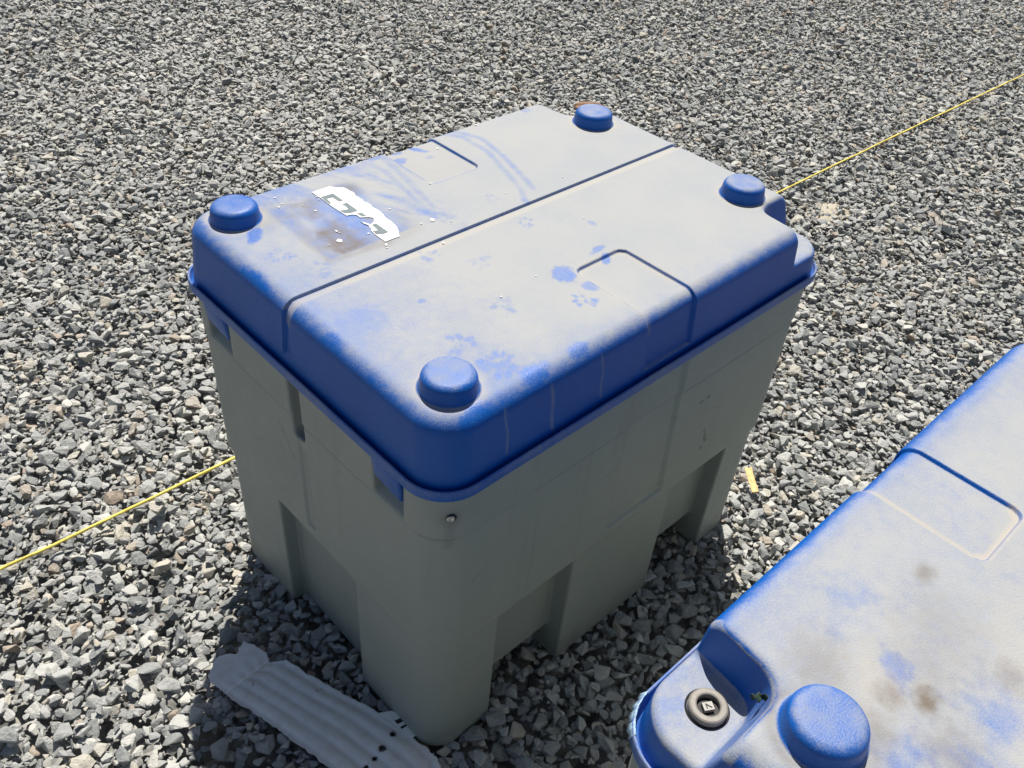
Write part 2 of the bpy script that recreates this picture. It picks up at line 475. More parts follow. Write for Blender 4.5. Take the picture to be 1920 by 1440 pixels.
# ------------------------------------------------------------------ dust and marks on the lids
def blob(x, y, cx, cy, rx, ry, ang=0., soft=.35, wob=.35, sd_=0.):
    c, s = math.cos(ang), math.sin(ang); u = ((x-cx)*c+(y-cy)*s)/rx; v = (-(x-cx)*s+(y-cy)*c)/ry
    d = np.hypot(u, v)+(N2(x*140+sd_, y*140+sd_*2, 3)-.5)*wob*2
    return 1-sstep(1-soft, 1+soft, d)
def paw(x, y, cx, cy, r, ang):
    m = blob(x, y, cx-.35*r*math.cos(ang), cy-.35*r*math.sin(ang), .46*r, .34*r, ang, .5, .8)
    for k, a in enumerate((-.95, -.32, .32, .95)):
        q = ang+a*1.05; m = np.maximum(m, blob(x, y, cx+.62*r*math.cos(q), cy+.62*r*math.sin(q), .25*r, .17*r, q, .55, .9, k+ang*3))
    return m*np.clip((N2(x*170+ang*9, y*170, 3)-.26)*3.2, 0, 1)
def pline(x, y, pts, w, soft=.6):
    best = np.full(x.shape, 9.)
    for (ax_, ay_), (bx_, by_) in zip(pts[:-1], pts[1:]):
        dx, dy = bx_-ax_, by_-ay_; t = np.clip(((x-ax_)*dx+(y-ay_)*dy)/(dx*dx+dy*dy), 0, 1)
        best = np.minimum(best, np.hypot(x-ax_-t*dx, y-ay_-t*dy))
    return 1-sstep(w*(1-soft), w*(1+soft), best)

def base_dust(V, Nn, lo, hi):
    x, y, z = V.T
    n = N2(x*16, y*16+z*30, 4); nf = N2(x*90+3, (y+z)*90, 3)
    return sstep(lo, hi, Nn[:, 2]+(n-.5)*.16+(nf-.5)*.22)

def lid1_attrs(V, Nn):
    x, y, z = V.T
    top = z > BH-.03
    d = base_dust(V, Nn, .30, 1.04)*(.90+.18*(N2(x*11+2, y*11, 4)-.4))
    ed = np.minimum(np.minimum(x, BL-x), np.minimum(y, BW-y))-.012
    d *= 1-.34*np.exp(-np.maximum(ed, 0)/.022)
    # thinner film on the near end
    d *= 1-.50*(1-sstep(.02, .38, x+y*.25))*(.55+.9*(N2(x*14, y*14+4, 4)-.2))
    d *= 1-.22*(1-sstep(0., .10, y))*N2(x*20+8, y*20, 3)
    clean = np.zeros(len(x)); brown = np.zeros(len(x)); tan = np.zeros(len(x))
    wipe = N2(x*26+y*12, y*5-x*3+7, 4)
    # square where a label used to be, smeared
    sq = sstep(.108, .120, x)*(1-sstep(.235, .275, x))*sstep(.355, .364, y)*(1-sstep(.50, .53, y))
    clean = np.maximum(clean, sq*np.clip(.45+1.1*(N2(x*30, y*12, 4)-.42), 0, .95))
    sm = blob(x, y, .255, .455, .07, .11, .2, .6, .4)*np.clip((wipe-.38)*3.2, 0, .75)
    clean = np.maximum(clean, sm)
    sm = blob(x, y, .20, .55, .12, .035, 0, .7, .5)*np.clip((wipe-.38)*2.4, 0, .55); clean = np.maximum(clean, sm)
    brown = np.maximum(brown, sq*np.clip((N2(x*20+30, y*20, 4)-.43)*2.6, 0, .75))
    brown = np.maximum(brown, (pline(x, y, [(.105, .52), (.125, .47), (.118, .40), (.118, .362), (.20, .352)], .010)+.5*pline(x, y, [(.20, .352), (.25, .36), (.262, .40)], .014))*.5*N2(x*40, y*40, 3))
    brown = np.maximum(brown, blob(x, y, .11, .505, .035, .025, .4, .8, .5)*.55*N2(x*30, y*30+9, 3))
    brown = np.maximum(brown, blob(x, y, .165, .425, .020, .012, 1.0, .8, .7)*.6)
    # rubbed streaks
    for pts, w, s in (([(.4656, .5769), (.4935, .5377), (.4926, .4758), (.4722, .4159), (.4529, .3594), (.43, .322)], .006, .50),
                      ([(.4942, .5656), (.5157, .5145), (.503, .4534), (.4846, .3928), (.4667, .3428)], .006, .55),
                      ([(.3123, .5569), (.3191, .5165), (.3065, .4439), (.2981, .3923)], .006, .45),
                      ([(.3452, .5558), (.334, .492), (.3083, .3848)], .007, .45)):
        clean = np.maximum(clean, pline(x, y, pts, w, .8)*s*(.55+.6*N2(x*50, y*50, 3)))
    for cx, cy, rx, ry, a, s in ((.4097, .5485, .017, .006, -1.0, .8), (.3744, .5578, .009, .006, 0, .75), (.3622, .5329, .013, .010, .3, .7), (.409, .5187, .008, .006, 0, .45),
                                 (.338, .5644, .018, .012, .5, .6), (.0696, .4689, .020, .010, .9, .85), (.335, .1504, .020, .016, .9, .8),
                                 (.0632, .0175, .028, .014, .4, .8), (.0130, .388, .016, .040, 0, .85), (.0148, .2192, .018, .018, 0, .6), (.0130, .535, .020, .030, 0, .5),
                                 (.1656, .0300, .022, .012, 0, .75), (.2375, .0300, .016, .008, 0, .6), (.1501, .2158, .006, .004, 0, .5), (.4638, .2191, .006, .008, 0, .45),
                                 (.6555, .5549, .010, .008, 0, .4), (.4132, .1457, .012, .007, .6, .8), (.4171, .166, .016, .006, .2, .7), (.3435, .1105, .010, .012, 0, .6),
                                 (.0623, .2302, .035, .028, .5, .22)):
        clean = np.maximum(clean, blob(x, y, cx, cy, rx, ry, a, .35, .4, cx*50)*s)
    for cx, cy, r, a, s in ((.0713, .4033, .026, 2.4, .65), (.0968, .3477, .027, 1.2, .5), (.2209, .2891, .026, .6, .6), (.273, .2394, .026, 3.5, .5), (.2269, .1452, .026, 1.6, .6),
                            (.3923, .3562, .020, .3, .4), (.3869, .2752, .021, 1.3, .7), (.3155, .092, .025, 2.2, .9), (.1287, .12, .030, .5, .65), (.1370, .066, .030, 5.2, .75),
                            (.1475, .068, .027, .9, .7), (.150, .050, .024, 2.6, .6)):
        clean = np.maximum(clean, paw(x, y, cx, cy, r*.88, a)*s*.82)
    clean = np.maximum(clean, .50*pline(x, y, [(.3500, .575), (.3500, .462)], .0045, .8)*(.4+.9*N2(x*60, y*60, 3)))
    clean = np.maximum(clean, .35*pline(x, y, [(.358, .4405), (.440, .4405)], .0035, .8)*(.4+.9*N2(x*60, y*60, 3)))
    # dust washed to the edges of the pads and round the knobs
    tan = np.maximum(tan, pline(x, y, [(.3545, .02), (.3545, .138), (.366, .1475), (.436, .1475), (.4465, .138), (.4465, .06)], .006, .9)*.35)
    tan = np.maximum(tan, pline(x, y, [(.3545, .57), (.3545, .453), (.366, .4435), (.436, .4435), (.4465, .453)], .005, .9)*.30)
    tan = np.maximum(tan, .16*sstep(.354, .360, x)*(1-sstep(.442, .448, x))*sstep(.442, .449, y))
    for kx, ky in KN: tan = np.maximum(tan, .45*np.exp(-((np.hypot(x-kx, y-ky)-.036)/.008)**2))
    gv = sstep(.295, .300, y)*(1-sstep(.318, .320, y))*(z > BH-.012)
    d = np.maximum(d, .42*gv); tan = np.maximum(tan, .45*sstep(.297, .302, y)*(1-sstep(.311, .315, y))*top)  # groove slope: pale tone painted in for its brighter shading, besides gathered dust
    d = d*(1-clean*.80)
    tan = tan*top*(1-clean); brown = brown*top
    # dried runs down the long side
    for px_, z0, z1, w in ((.109, .722, .652, .0022), (.182, .719, .645, .0030), (.268, .721, .652, .0024)):
        xw = px_+(z-.69)*-.05+.0012*np.sin(z*110+px_*70)
        run = np.exp(-((x-xw)/w)**2)*sstep(z1, z1+.012, z)*(1-sstep(z0, z0+.01, z))*(y < .03)
        d = np.maximum(d, .40*run)
    # grime haze low on the walls
    d = np.maximum(d, .05*(z < .66)*N2(x*10+y*10, z*60, 3))
    return np.clip(d, 0, 1), np.clip(brown, 0, 1), np.clip(tan, 0, 1)

def lid2_attrs(V, Nn):
    x, y, z = V.T
    top = z > BH-.03
    d = base_dust(V, Nn, .45, 1.03)*(.78+.30*(N2(x*7+12, y*7+4, 4)-.4))*(1-.35*np.exp(-np.maximum(y-.012, 0)/.03))
    clean = np.zeros(len(x)); brown = np.zeros(len(x)); tan = np.zeros(len(x))
    clean = np.maximum(clean, .32*blob(x, y, .60, .12, .06, .05, .4, .7, .6)*np.clip((N2(x*24, y*24+5, 4)-.36)*3, 0, 1))
    clean = np.maximum(clean, .45*blob(x, y, .618, .150, .020, .012, .8, .6, .7))
    clean = np.maximum(clean, .42*blob(x, y, .615, .235, .07, .03, .2, .7, .6)*np.clip((N2(x*30+5, y*30, 4)-.36)*3, 0, 1))
    clean = np.maximum(clean, .45*blob(x, y, .735, .175, .08, .03, -.5, .7, .7)*np.clip((N2(x*30+15, y*30, 4)-.34)*3, 0, 1))
    clean = np.maximum(clean, .55*(1-sstep(.012, .05, y))*N2(x*12, y*30, 3)*1.3)
    for cx, cy, r, s in ((.505, .117, .011, .55), (.625, .181, .014, .9), (.552, .218, .016, .45), (.690, .165, .022, .45), (.645, .158, .014, .6), (.668, .105, .03, .35), (.600, .165, .04, .25), (.56, .16, .05, .22), (.655, .22, .03, .35)):
        brown = np.maximum(brown, s*blob(x, y, cx, cy, r, r*.8, .5, .85, .5))
    ring = np.exp(-((np.hypot(x-.717, y-.139)-.040)/.007)**2)
    brown = np.maximum(brown, .5*ring*np.clip((N2(x*35, y*35, 3)-.35)*2.5, 0, 1))
    tan = np.maximum(tan, pline(x, y, [(.4465, .02), (.4465, .137), (.436, .1475), (.366, .1475), (.3545, .137)], .0045, .8)*.75)
    tan = np.maximum(tan, .35*blob(x, y, .655, .145, .03, .02, .4, .8, .6)*N2(x*40, y*40, 3)*1.6)
    tan = np.maximum(tan, .22*blob(x, y, .50, .20, .12, .02, .5, .9, .6))
    d = d*(1-clean)
    ysn = np.minimum(y, BW-y); nn_ = (x > .69)*(ysn < .105)*(z < BH-.004)
    d = np.maximum(d, nn_*.72*sstep(.12, .40, Nn[:, 2])*(.8+.4*(N2(x*60, y*60, 3)-.5)))
    d = np.maximum(d, .05*(z < .66)*N2(x*10+y*10, z*60, 3))
    return np.clip(d, 0, 1), np.clip(brown*top, 0, 1), np.clip(tan*top, 0, 1)

KN = [(.072, .0705), (.072, .521), (.7175, .453), (.7175, .1385)]

def body_grime(V):
    x, y, z = V.T; g = np.zeros(len(x))
    for cx, cz, rx, rz in ((.5285, .505, .006, .003), (.5455, .507, .004, .003), (.564, .425, .004, .004), (.575, .3975, .005, .005), (.570, .41, .003, .010), (.567, .385, .004, .003)):
        g = np.maximum(g, .7*(1-sstep(.5, 1.3, np.hypot((x-cx)/rx, (z-cz)/rz)+N2(x*400, z*400, 2)-.5))*(y < .05))
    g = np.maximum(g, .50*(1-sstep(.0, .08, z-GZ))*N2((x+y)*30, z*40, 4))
    g = np.maximum(g, .55*pline(y, z, [(.355, .52), (.338, .495), (.322, .468)], .0022)*(x < .05)*N2(y*200, z*200, 2))
    for q in range(26):
        rq = np.random.default_rng(q+40); ux, uz = rq.uniform(.06, .74), rq.uniform(.08, .6); ln = rq.uniform(.008, .04); an = rq.uniform(-.5, .5)
        pt = [(ux, uz), (ux+ln*math.cos(an), uz+ln*math.sin(an))]
        g = np.maximum(g, .22*pline(x if q % 2 else y*1.35, z, pt, .0013)*((y < .05) if q % 2 else (x < .05)))
    g = np.maximum(g, .5*pline(y, z, [(.305, .535), (.309, .56), (.302, .60)], .004)*(x < .05)*N2(y*200, z*200, 2))
    a = np.hypot(x-.033, z-.599)
    g = np.maximum(g, .35*np.exp(-(a/.012)**2)*(y < .06)+.18*np.exp(-((x-.034)/.006)**2)*(z < .599)*(z > .54)*(y < .06))
    return np.clip(g, 0, 1)

# ------------------------------------------------------------------ parts built from profiles
def sweep_rim():
    prof = [(.0120, .6358), (.0016, .6358), (.0004, .6366), (0., .638), (0., .6495), (.0005, .6510), (.0014, .6517), (.0022, .6517), (.0031, .6510), (.0035, .6495), (.0037, .6405), (.0140, .6400)]
    def ring(inset):
        r = .057-inset; pts = []
        for cx, cy, a0 in ((BL-.057, BW-.057, 0), (.057, BW-.057, 90), (.057, .057, 180), (BL-.057, .057, 270)):
            for k in range(13):
                a = math.radians(a0+k*7.5); pts.append((cx+r*math.cos(a), cy+r*math.sin(a)))
        out = []
        for (ax_, ay_), (bx_, by_) in zip(pts, pts[1:]+pts[:1]):
            L = math.hypot(bx_-ax_, by_-ay_); n = max(1, int(L/.012))
            for k in range(n): out.append((ax_+(bx_-ax_)*k/n, ay_+(by_-ay_)*k/n))
        return out
    n = len(ring(0)); rings = []
    for i, z in prof:
        base = ring(0.); q = ring(i)
        if len(q) != n:
            # same parameter as the outer ring: move inward along the normal
            q = []
            for (x, y) in base:
                cx = min(max(x, .057), BL-.057); cy = min(max(y, .057), BW-.057); L = math.hypot(x-cx, y-cy)
                f = (L-i)/L; q.append((cx+(x-cx)*f, cy+(y-cy)*f))
        rings.append([(x-ORG[0], y-ORG[1], z-ORG[2]) for x, y in q])
    V = [p for r in rings for p in r]; F = []
    for k in range(len(prof)-1):
        for j in range(n):
            a = k*n+j; b = k*n+(j+1) % n; F.append((b, a, a+n, b+n))
    return V, F

def lathe(prof, seg, cx=0, cy=0, cz=0, cap=True):
    V = []; F = []
    for r, z in prof:
        for k in range(seg):
            a = 2*math.pi*k/seg; V.append((cx+r*math.cos(a), cy+r*math.sin(a), cz+z))
    for i in range(len(prof)-1):
        for k in range(seg):
            a = i*seg+k; b = i*seg+(k+1) % seg; F.append((a, b, b+seg, a+seg))
    if cap: F.append(tuple(range((len(prof)-1)*seg, len(prof)*seg)))
    return V, F

def prism(poly, z0, z1):
    n = len(poly); V = [(x, y, z0) for x, y in poly]+[(x, y, z1) for x, y in poly]
    F = [tuple(range(n, 2*n)), tuple(range(n-1, -1, -1))]+[(i, (i+1) % n, n+(i+1) % n, n+i) for i in range(n)]
    return V, F
def area2(p): return sum(a[0]*b[1]-b[0]*a[1] for a, b in zip(p, p[1:]+p[:1]))
def ccw(p): return p if area2(p) > 0 else p[::-1]

def chamfer_box(lo, hi, r):
    bm = bmesh.new(); bmesh.ops.create_cube(bm, size=1)
    for v in bm.verts: v.co = [lo[i]+(v.co[i]+.5)*(hi[i]-lo[i]) for i in range(3)]
    bmesh.ops.bevel(bm, geom=list(bm.edges), offset=r, segments=2, affect='EDGES', profile=.5)
    return bm

def finish_attr(me, d, b=None, t=None):
    n = len(me.vertices); attr(me, 'dust', d); attr(me, 'brown', np.zeros(n) if b is None else b); attr(me, 'tan', np.zeros(n) if t is None else t)

# knob: flared foot, tapered side, rounded shoulder, slightly dished top
R0 = .0335
kp = [(.0378, -.0012), (.0362, .0003), (R0+.0010, .0014), (R0+.0002, .0034), (R0-.0012, .0120)]
for a in np.linspace(0, 90, 8): kp.append((R0-.0014-.0100+.0100*math.cos(math.radians(a)), .0130+.0100*math.sin(math.radians(a))))
kp += [(.019, .0231), (.012, .0231), (.004, .0231)]
def make_knob(seed, amount):
    V, F = lathe(kp, 56)
    me = bpy.data.meshes.new('knob'); me.from_pydata(V, [], F); me.update()
    me.polygons.foreach_set('use_smooth', [True]*len(me.polygons))
    me.materials.append(M_blue)
    P = np.array(V); nz = np.array([v.normal.z for v in me.vertices])
    nn = N2(P[:, 0]*60+seed*7, P[:, 1]*60, 4)
    d = sstep(.45, 1.05, nz+(nn-.5)*.35)*amount*(.75+.6*(nn-.4))
    foot = (P[:, 2] < .001)*.5
    t = np.clip((P[:, 2] < .001)*.3, 0, 1)
    finish_attr(me, np.clip(np.maximum(d, foot), 0, 1), None, t)
    return me

def make_bin(name, loc, rz, attrs_fn, label, knob_dust, shared=None):
    root = bpy.data.objects.new(name, None); col.objects.link(root); root.location = loc; root.rotation_euler.z = rz
    root.empty_display_size = .1
    tag(root, label, 'storage bin', 'blue-lidded storage bins on the gravel')
    if shared: body_me = shared
    else:
        body_me = net_mesh('body', bodyV, bodyQ, bodyN); attr(body_me, 'grime', body_grime(bodyV)); body_me.materials.append(M_grey)
    body = bpy.data.objects.new('body', body_me); col.objects.link(body); body.parent = root
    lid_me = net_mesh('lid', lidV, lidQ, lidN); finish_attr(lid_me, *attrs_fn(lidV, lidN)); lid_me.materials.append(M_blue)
    lid = bpy.data.objects.new('lid', lid_me); col.objects.link(lid); lid.parent = root
    for k, (x, y) in enumerate(KN):
        kn = bpy.data.objects.new('knob', make_knob(k+3*len(name), knob_dust[k])); col.objects.link(kn); kn.parent = lid
        kn.location = (x-ORG[0], y-ORG[1], BH-ORG[2])
    V, F = sweep_rim(); rim = from_py('rim', V, F, M_blue, root)
    P = np.array(V); n = N2(P[:, 0]*14+P[:, 1]*9, P[:, 1]*14-P[:, 0]*4+3, 4)
    zz = P[:, 2]+ORG[2]
    finish_attr(rim.data, np.clip(np.where((zz > .649), .42, np.where(zz > .640, .20, .12))*(n*1.6), 0, 1))
    for a, b in ((.0755, .129), (.4655, .5215)):
        bm = chamfer_box((.0035, a, .590), (.0190, b, .6362), .0035)
        for v in bm.verts:
            v.co.x += (.6362-v.co.z)*.10
            if v.co.z < .6 and v.co.y > b-.012: v.co.z += .006
            v.co -= Vector(ORG)
        me = bpy.data.meshes.new('latch_tab'); bm.to_mesh(me); bm.free(); me.polygons.foreach_set('use_smooth', [True]*len(me.polygons))
        o = link('latch_tab', me, M_blue, rim); finish_attr(me, np.full(len(me.vertices), .10))
    return root, body_me, lid, rim

bin1, body_me, lid1, rim1 = make_bin('storage_bin', ORG, 0., lid1_attrs,
    'grey plastic storage bin with dusty blue lid, torn white sticker and paw prints', (.48, .34, .55, .62))
bin2, _, lid2, rim2 = make_bin('storage_bin', (BIN2[0]-BL/2, BIN2[1]-BW/2, GZ), math.pi, lid2_attrs,
    'nearer blue-lidded storage bin, cut off by the frame, round grey lock in its corner notch', (.5, .5, .5, .50), body_me)

# ------------------------------------------------------------------ lock in the corner notch (local to the bin)
def make_lock(root, cx, cy, ang):
    e = bpy.data.objects.new('lock', None); col.objects.link(e); e.parent = root
    e.location = (cx-ORG[0], cy-ORG[1], .684-ORG[2]); e.rotation_euler.z = ang; e.empty_display_size = .02
    def lp(name, prof, mat, cap=False):
        V, F = lathe(prof, 48, cap=cap); return from_py(name, V, F, mat, e, False)
    lp('socket', [(.0196, .0003), (.0186, .0011), (.0176, .0007), (.0176, .0003)], M_black)
    lp('collar', [(.0172, .0002), (.0172, .0046), (.0166, .0062), (.0152, .0070), (.0116, .0070), (.0104, .0064), (.0100, .0052), (.0100, .0006)], M_ring)
    lp('keyway', [(.0100, .0010), (.0004, .0010)], M_black, True)
    V, F = prism(ccw([(-.0046, -.0038), (.0046, -.0038), (.0046, .0038), (-.0046, .0038)]), .0010, .0052)
    from_py('core', V, F, M_core, e, False)
    V, F = prism(ccw([(-.0021, -.0024), (-.0012, -.0024), (-.0012, .0006), (.0026, -.0024), (.0032, -.0016), (-.0012, .0024), (-.0021, .0024)]), .0052, .00545)
    from_py('key_mark', V, F, M_black, e, False)
    return e
make_lock(bin2, BIN2[0]-.0150, BIN2[1]+.3430, 2.6)
make_lock(bin1, .737, .0555, 2.6)

# ------------------------------------------------------------------ screw in the near corner of the body
def screw():
    cx, cy, cz = .0318, .0111, .6000
    ctr = Vector((.0590, .0590, cz)); n = (Vector((cx, cy, cz))-ctr); n.z = 0; n.normalize()
    pos = ctr+n*(.0500+.0002)
    e = bpy.data.objects.new('screw', None); col.objects.link(e); e.parent = bin1; e.empty_display_size = .01
    e.location = pos-Vector(ORG); e.rotation_euler = n.to_track_quat('Z', 'Y').to_euler()
    for nm, prof, mt, cap in (('hole', [(.0062, .0008), (.0058, .0014), (.0001, .0014)], M_black, True),
                              ('screw_head', [(.0046, .0016), (.0046, .0028), (.0038, .0034), (.0026, .0034), (.0022, .0020), (.0002, .0019)], M_steel, True)):
        V, F = lathe(prof, 28, cap=cap); o = from_py(nm, V, F, mt, e)
        if nm == 'screw_head': o.location.x = -.0012
screw()

# ------------------------------------------------------------------ torn sticker
def to_loc(p): return [(x-ORG[0], y-ORG[1]) for x, y in p]
ST = [(0.1941, 0.5208), (0.209, 0.5211), (0.2245, 0.5203), (0.2296, 0.5125), (0.2389, 0.5058), (0.2405, 0.4948), (0.2415, 0.4831), (0.2383, 0.477), (0.2405, 0.4622), (0.2382, 0.4567), (0.2406, 0.4479), (0.2391, 0.4349), (0.2396, 0.423), (0.2387, 0.411), (0.2363, 0.4048), (0.2357, 0.3962), (0.2359, 0.3905), (0.235, 0.3833), (0.2333, 0.3735), (0.2299, 0.3661), (0.2273, 0.3605), (0.2237, 0.3566), (0.2211, 0.351), (0.2086, 0.3517), (0.1974, 0.3515), (0.1975, 0.362), (0.1974, 0.3738), (0.1991, 0.3844), (0.2018, 0.3889), (0.2033, 0.3955), (0.2057, 0.4003), (0.211, 0.3998), (0.217, 0.4031), (0.2228, 0.4113), (0.218, 0.417), (0.2087, 0.4222), (0.208, 0.4299), (0.2034, 0.436), (0.1957, 0.4378), (0.1947, 0.4556), (0.194, 0.4757), (0.1947, 0.4999)]
# ragged torn edges
rag = []
for a, b in zip(ST, ST[1:]+ST[:1]):
    L = math.hypot(b[0]-a[0], b[1]-a[1]); n = max(1, int(L/.0022))
    straight = (abs(a[0]-.1955) < .004 and abs(b[0]-.1955) < .004) or (a[1] > .519 and b[1] > .519) or (a[1] < .353 and b[1] < .353)
    for k in range(n):
        j = .0 if (straight or k == 0) else .0007
        rag.append((a[0]+(b[0]-a[0])*k/n+random.uniform(-j, j), a[1]+(b[1]-a[1])*k/n+random.uniform(-j, j)))
zt = BH-ORG[2]
V, F = prism(ccw(to_loc(rag)), zt-.0002, zt+.0013)
sticker = from_py('sticker', V, F, M_sticker, bin1, False)
sticker['label'] = 'torn white sticker with remains of dark lettering'
GL = [[(0.1958, 0.5015), (0.2159, 0.5003), (0.2161, 0.475), (0.2094, 0.4751), (0.2089, 0.4909), (0.2003, 0.4923), (0.1985, 0.4806), (0.1950, 0.4767), (0.1949, 0.4873)],
      [(0.2086, 0.4675), (0.2165, 0.4665), (0.2161, 0.4396), (0.2058, 0.4395), (0.1969, 0.4434), (0.1955, 0.4543), (0.208, 0.4505), (0.2093, 0.4588)],
      [(0.2103, 0.4339), (0.2172, 0.4324), (0.2168, 0.4204), (0.2110, 0.4232)],
      [(0.2085, 0.3972), (0.2154, 0.3966), (0.2155, 0.3681), (0.2066, 0.3682), (0.1985, 0.373), (0.2001, 0.3841), (0.2065, 0.3801), (0.2078, 0.3878)]]
for g in GL:
    V, F = prism(ccw(to_loc(g)), zt+.0011, zt+.00155); from_py('letter', V, F, M_ink, sticker, False)
# a paper-thin curl where the print is rubbed through, and a loose sliver below the tear
V, F = prism(ccw(to_loc([(.2017, .4132), (.2038, .4084), (.207, .4012), (.2046, .3990), (.2022, .4055)])), zt-.0002, zt+.0016)
from_py('sliver', V, F, M_sticker, sticker, False)
for g in ([(.1985, .4745), (.2010, .4700), (.2030, .4640), (.2022, .4600), (.2000, .4630), (.1990, .4690)],):
    V, F = prism(ccw(to_loc(g)), zt+.0011, zt+.00165); from_py('rub_mark', V, F, simple('rubbed_print', (.42, .45, .44), .6, .3, 400), sticker, False)

# ------------------------------------------------------------------ loose flakes on the lid
FLK = [(0.1496, 0.389, .0075), (0.1939, 0.3447, .0065), (0.1903, 0.338, .003), (0.1612, 0.4123, .004), (0.1621, 0.4062, .003), (0.1692, 0.4741, .004), (0.191, 0.4985, .0035), (0.1923, 0.5064, .003), (0.1921, 0.382, .0035), (0.2553, 0.4179, .003), (0.2665, 0.3603, .0035), (0.1633, 0.4967, .0025), (0.1334, 0.3885, .002),
       (0.5409, 0.5586, .005), (0.4372, 0.5333, .004), (0.4065, 0.4429, .004), (0.3499, 0.443, .004), (0.1435, 0.5383, .003), (0.1421, 0.5175, .0035), (0.1343, 0.512, .004), (0.3034, 0.3405, .0025), (0.2587, 0.3035, .003), (0.2349, 0.1622, .0035), (0.2852, 0.3586, .009), (0.5288, 0.3416, .003), (0.4636, 0.2347, .0025), (0.4214, 0.355, .002), (0.3029, 0.1694, .002)]
for x, y, s in FLK:
    m = random.randint(4, 6); a0 = random.uniform(0, 6.28); el = random.uniform(.45, .9); th = random.uniform(0, 3.14)
    poly = []
    for k in range(m):
        a = a0+k*6.283/m; r = s*.62*random.uniform(.6, 1.15); u, v = r*math.cos(a), r*el*math.sin(a)
        poly.append((u*math.cos(th)-v*math.sin(th), u*math.sin(th)+v*math.cos(th)))
    V, F = prism(ccw(poly), .0002, .0011)
    o = from_py('sticker_flake', V, F, M_sticker, None, False); 
    zz = BH+.0002
    if .352 < x < .45 and (y > .441 or y < .15): zz -= .0042
    o.location = (x, y, zz); o.rotation_euler = (random.uniform(-.08, .08), random.uniform(-.08, .08), 0)
    lab = {(0.1496, 0.389): 'largest white flake on the brown stain below the torn sticker', (0.2852, 0.3586): 'long white flake right of the torn sticker, short of the lid groove',
           (0.1939, 0.3447): 'white sliver just off the near end of the torn sticker', (0.5409, 0.5586): 'lone white flake by the far edge of the lid, beyond the rubbed streaks',
           (0.2587, 0.3035): 'white flake lying in the long lid groove', (0.2349, 0.1622): 'lone white flake in the middle of the near lid half, on a paw print'}
    tag(o, lab.get((x, y), 'tiny white sticker crumb lying loose on the dusty lid'), 'flake', 'white flakes scattered over the dusty lid')

# ------------------------------------------------------------------ yellow string
def tube(name, pts, r, mat, seg=10, twist=0.):
    pts = [Vector(p) for p in pts]; V = []; F = []
    for i, p in enumerate(pts):
        t = (pts[min(i+1, len(pts)-1)]-pts[max(i-1, 0)]).normalized()
        s = t.cross(Vector((0, 0, 1))).normalized(); u = s.cross(t)
        for k in range(seg):
            a = 2*math.pi*k/seg; rr = r*(1+.10*math.cos(3*a+i*twist)); V.append(p+s*math.cos(a)*rr+u*math.sin(a)*rr)
    for i in range(len(pts)-1):
        for k in range(seg):
            a = i*seg+k; b = i*seg+(k+1) % seg; F.append((b, a, a+seg, b+seg))
    return from_py(name, V, F, mat)
SP = [(-1.6, .776), (-.3375, .7621), (-.2446, .7565), (-.1413, .7560), (-.0312, .7536), (.0901, .7518), (2.0279, .7286), (2.8309, .715), (3.8406, .6958), (6.0, .66)]
sx = [p[0] for p in SP]; sy = [p[1] for p in SP]; pts = []
for x in np.arange(-1.6, 6.0, .01):
    y = float(np.interp(x, sx, sy)); w = float(N2(np.array([x*6.]), np.array([.5]), 3)[0])-.5
    pts.append((x, y+w*.002, .0755+w*.003))
tag(tube('yellow_string', pts, .0030, M_string, 9, .55), 'thin yellow string stretched across the gravel behind the bin', 'string')

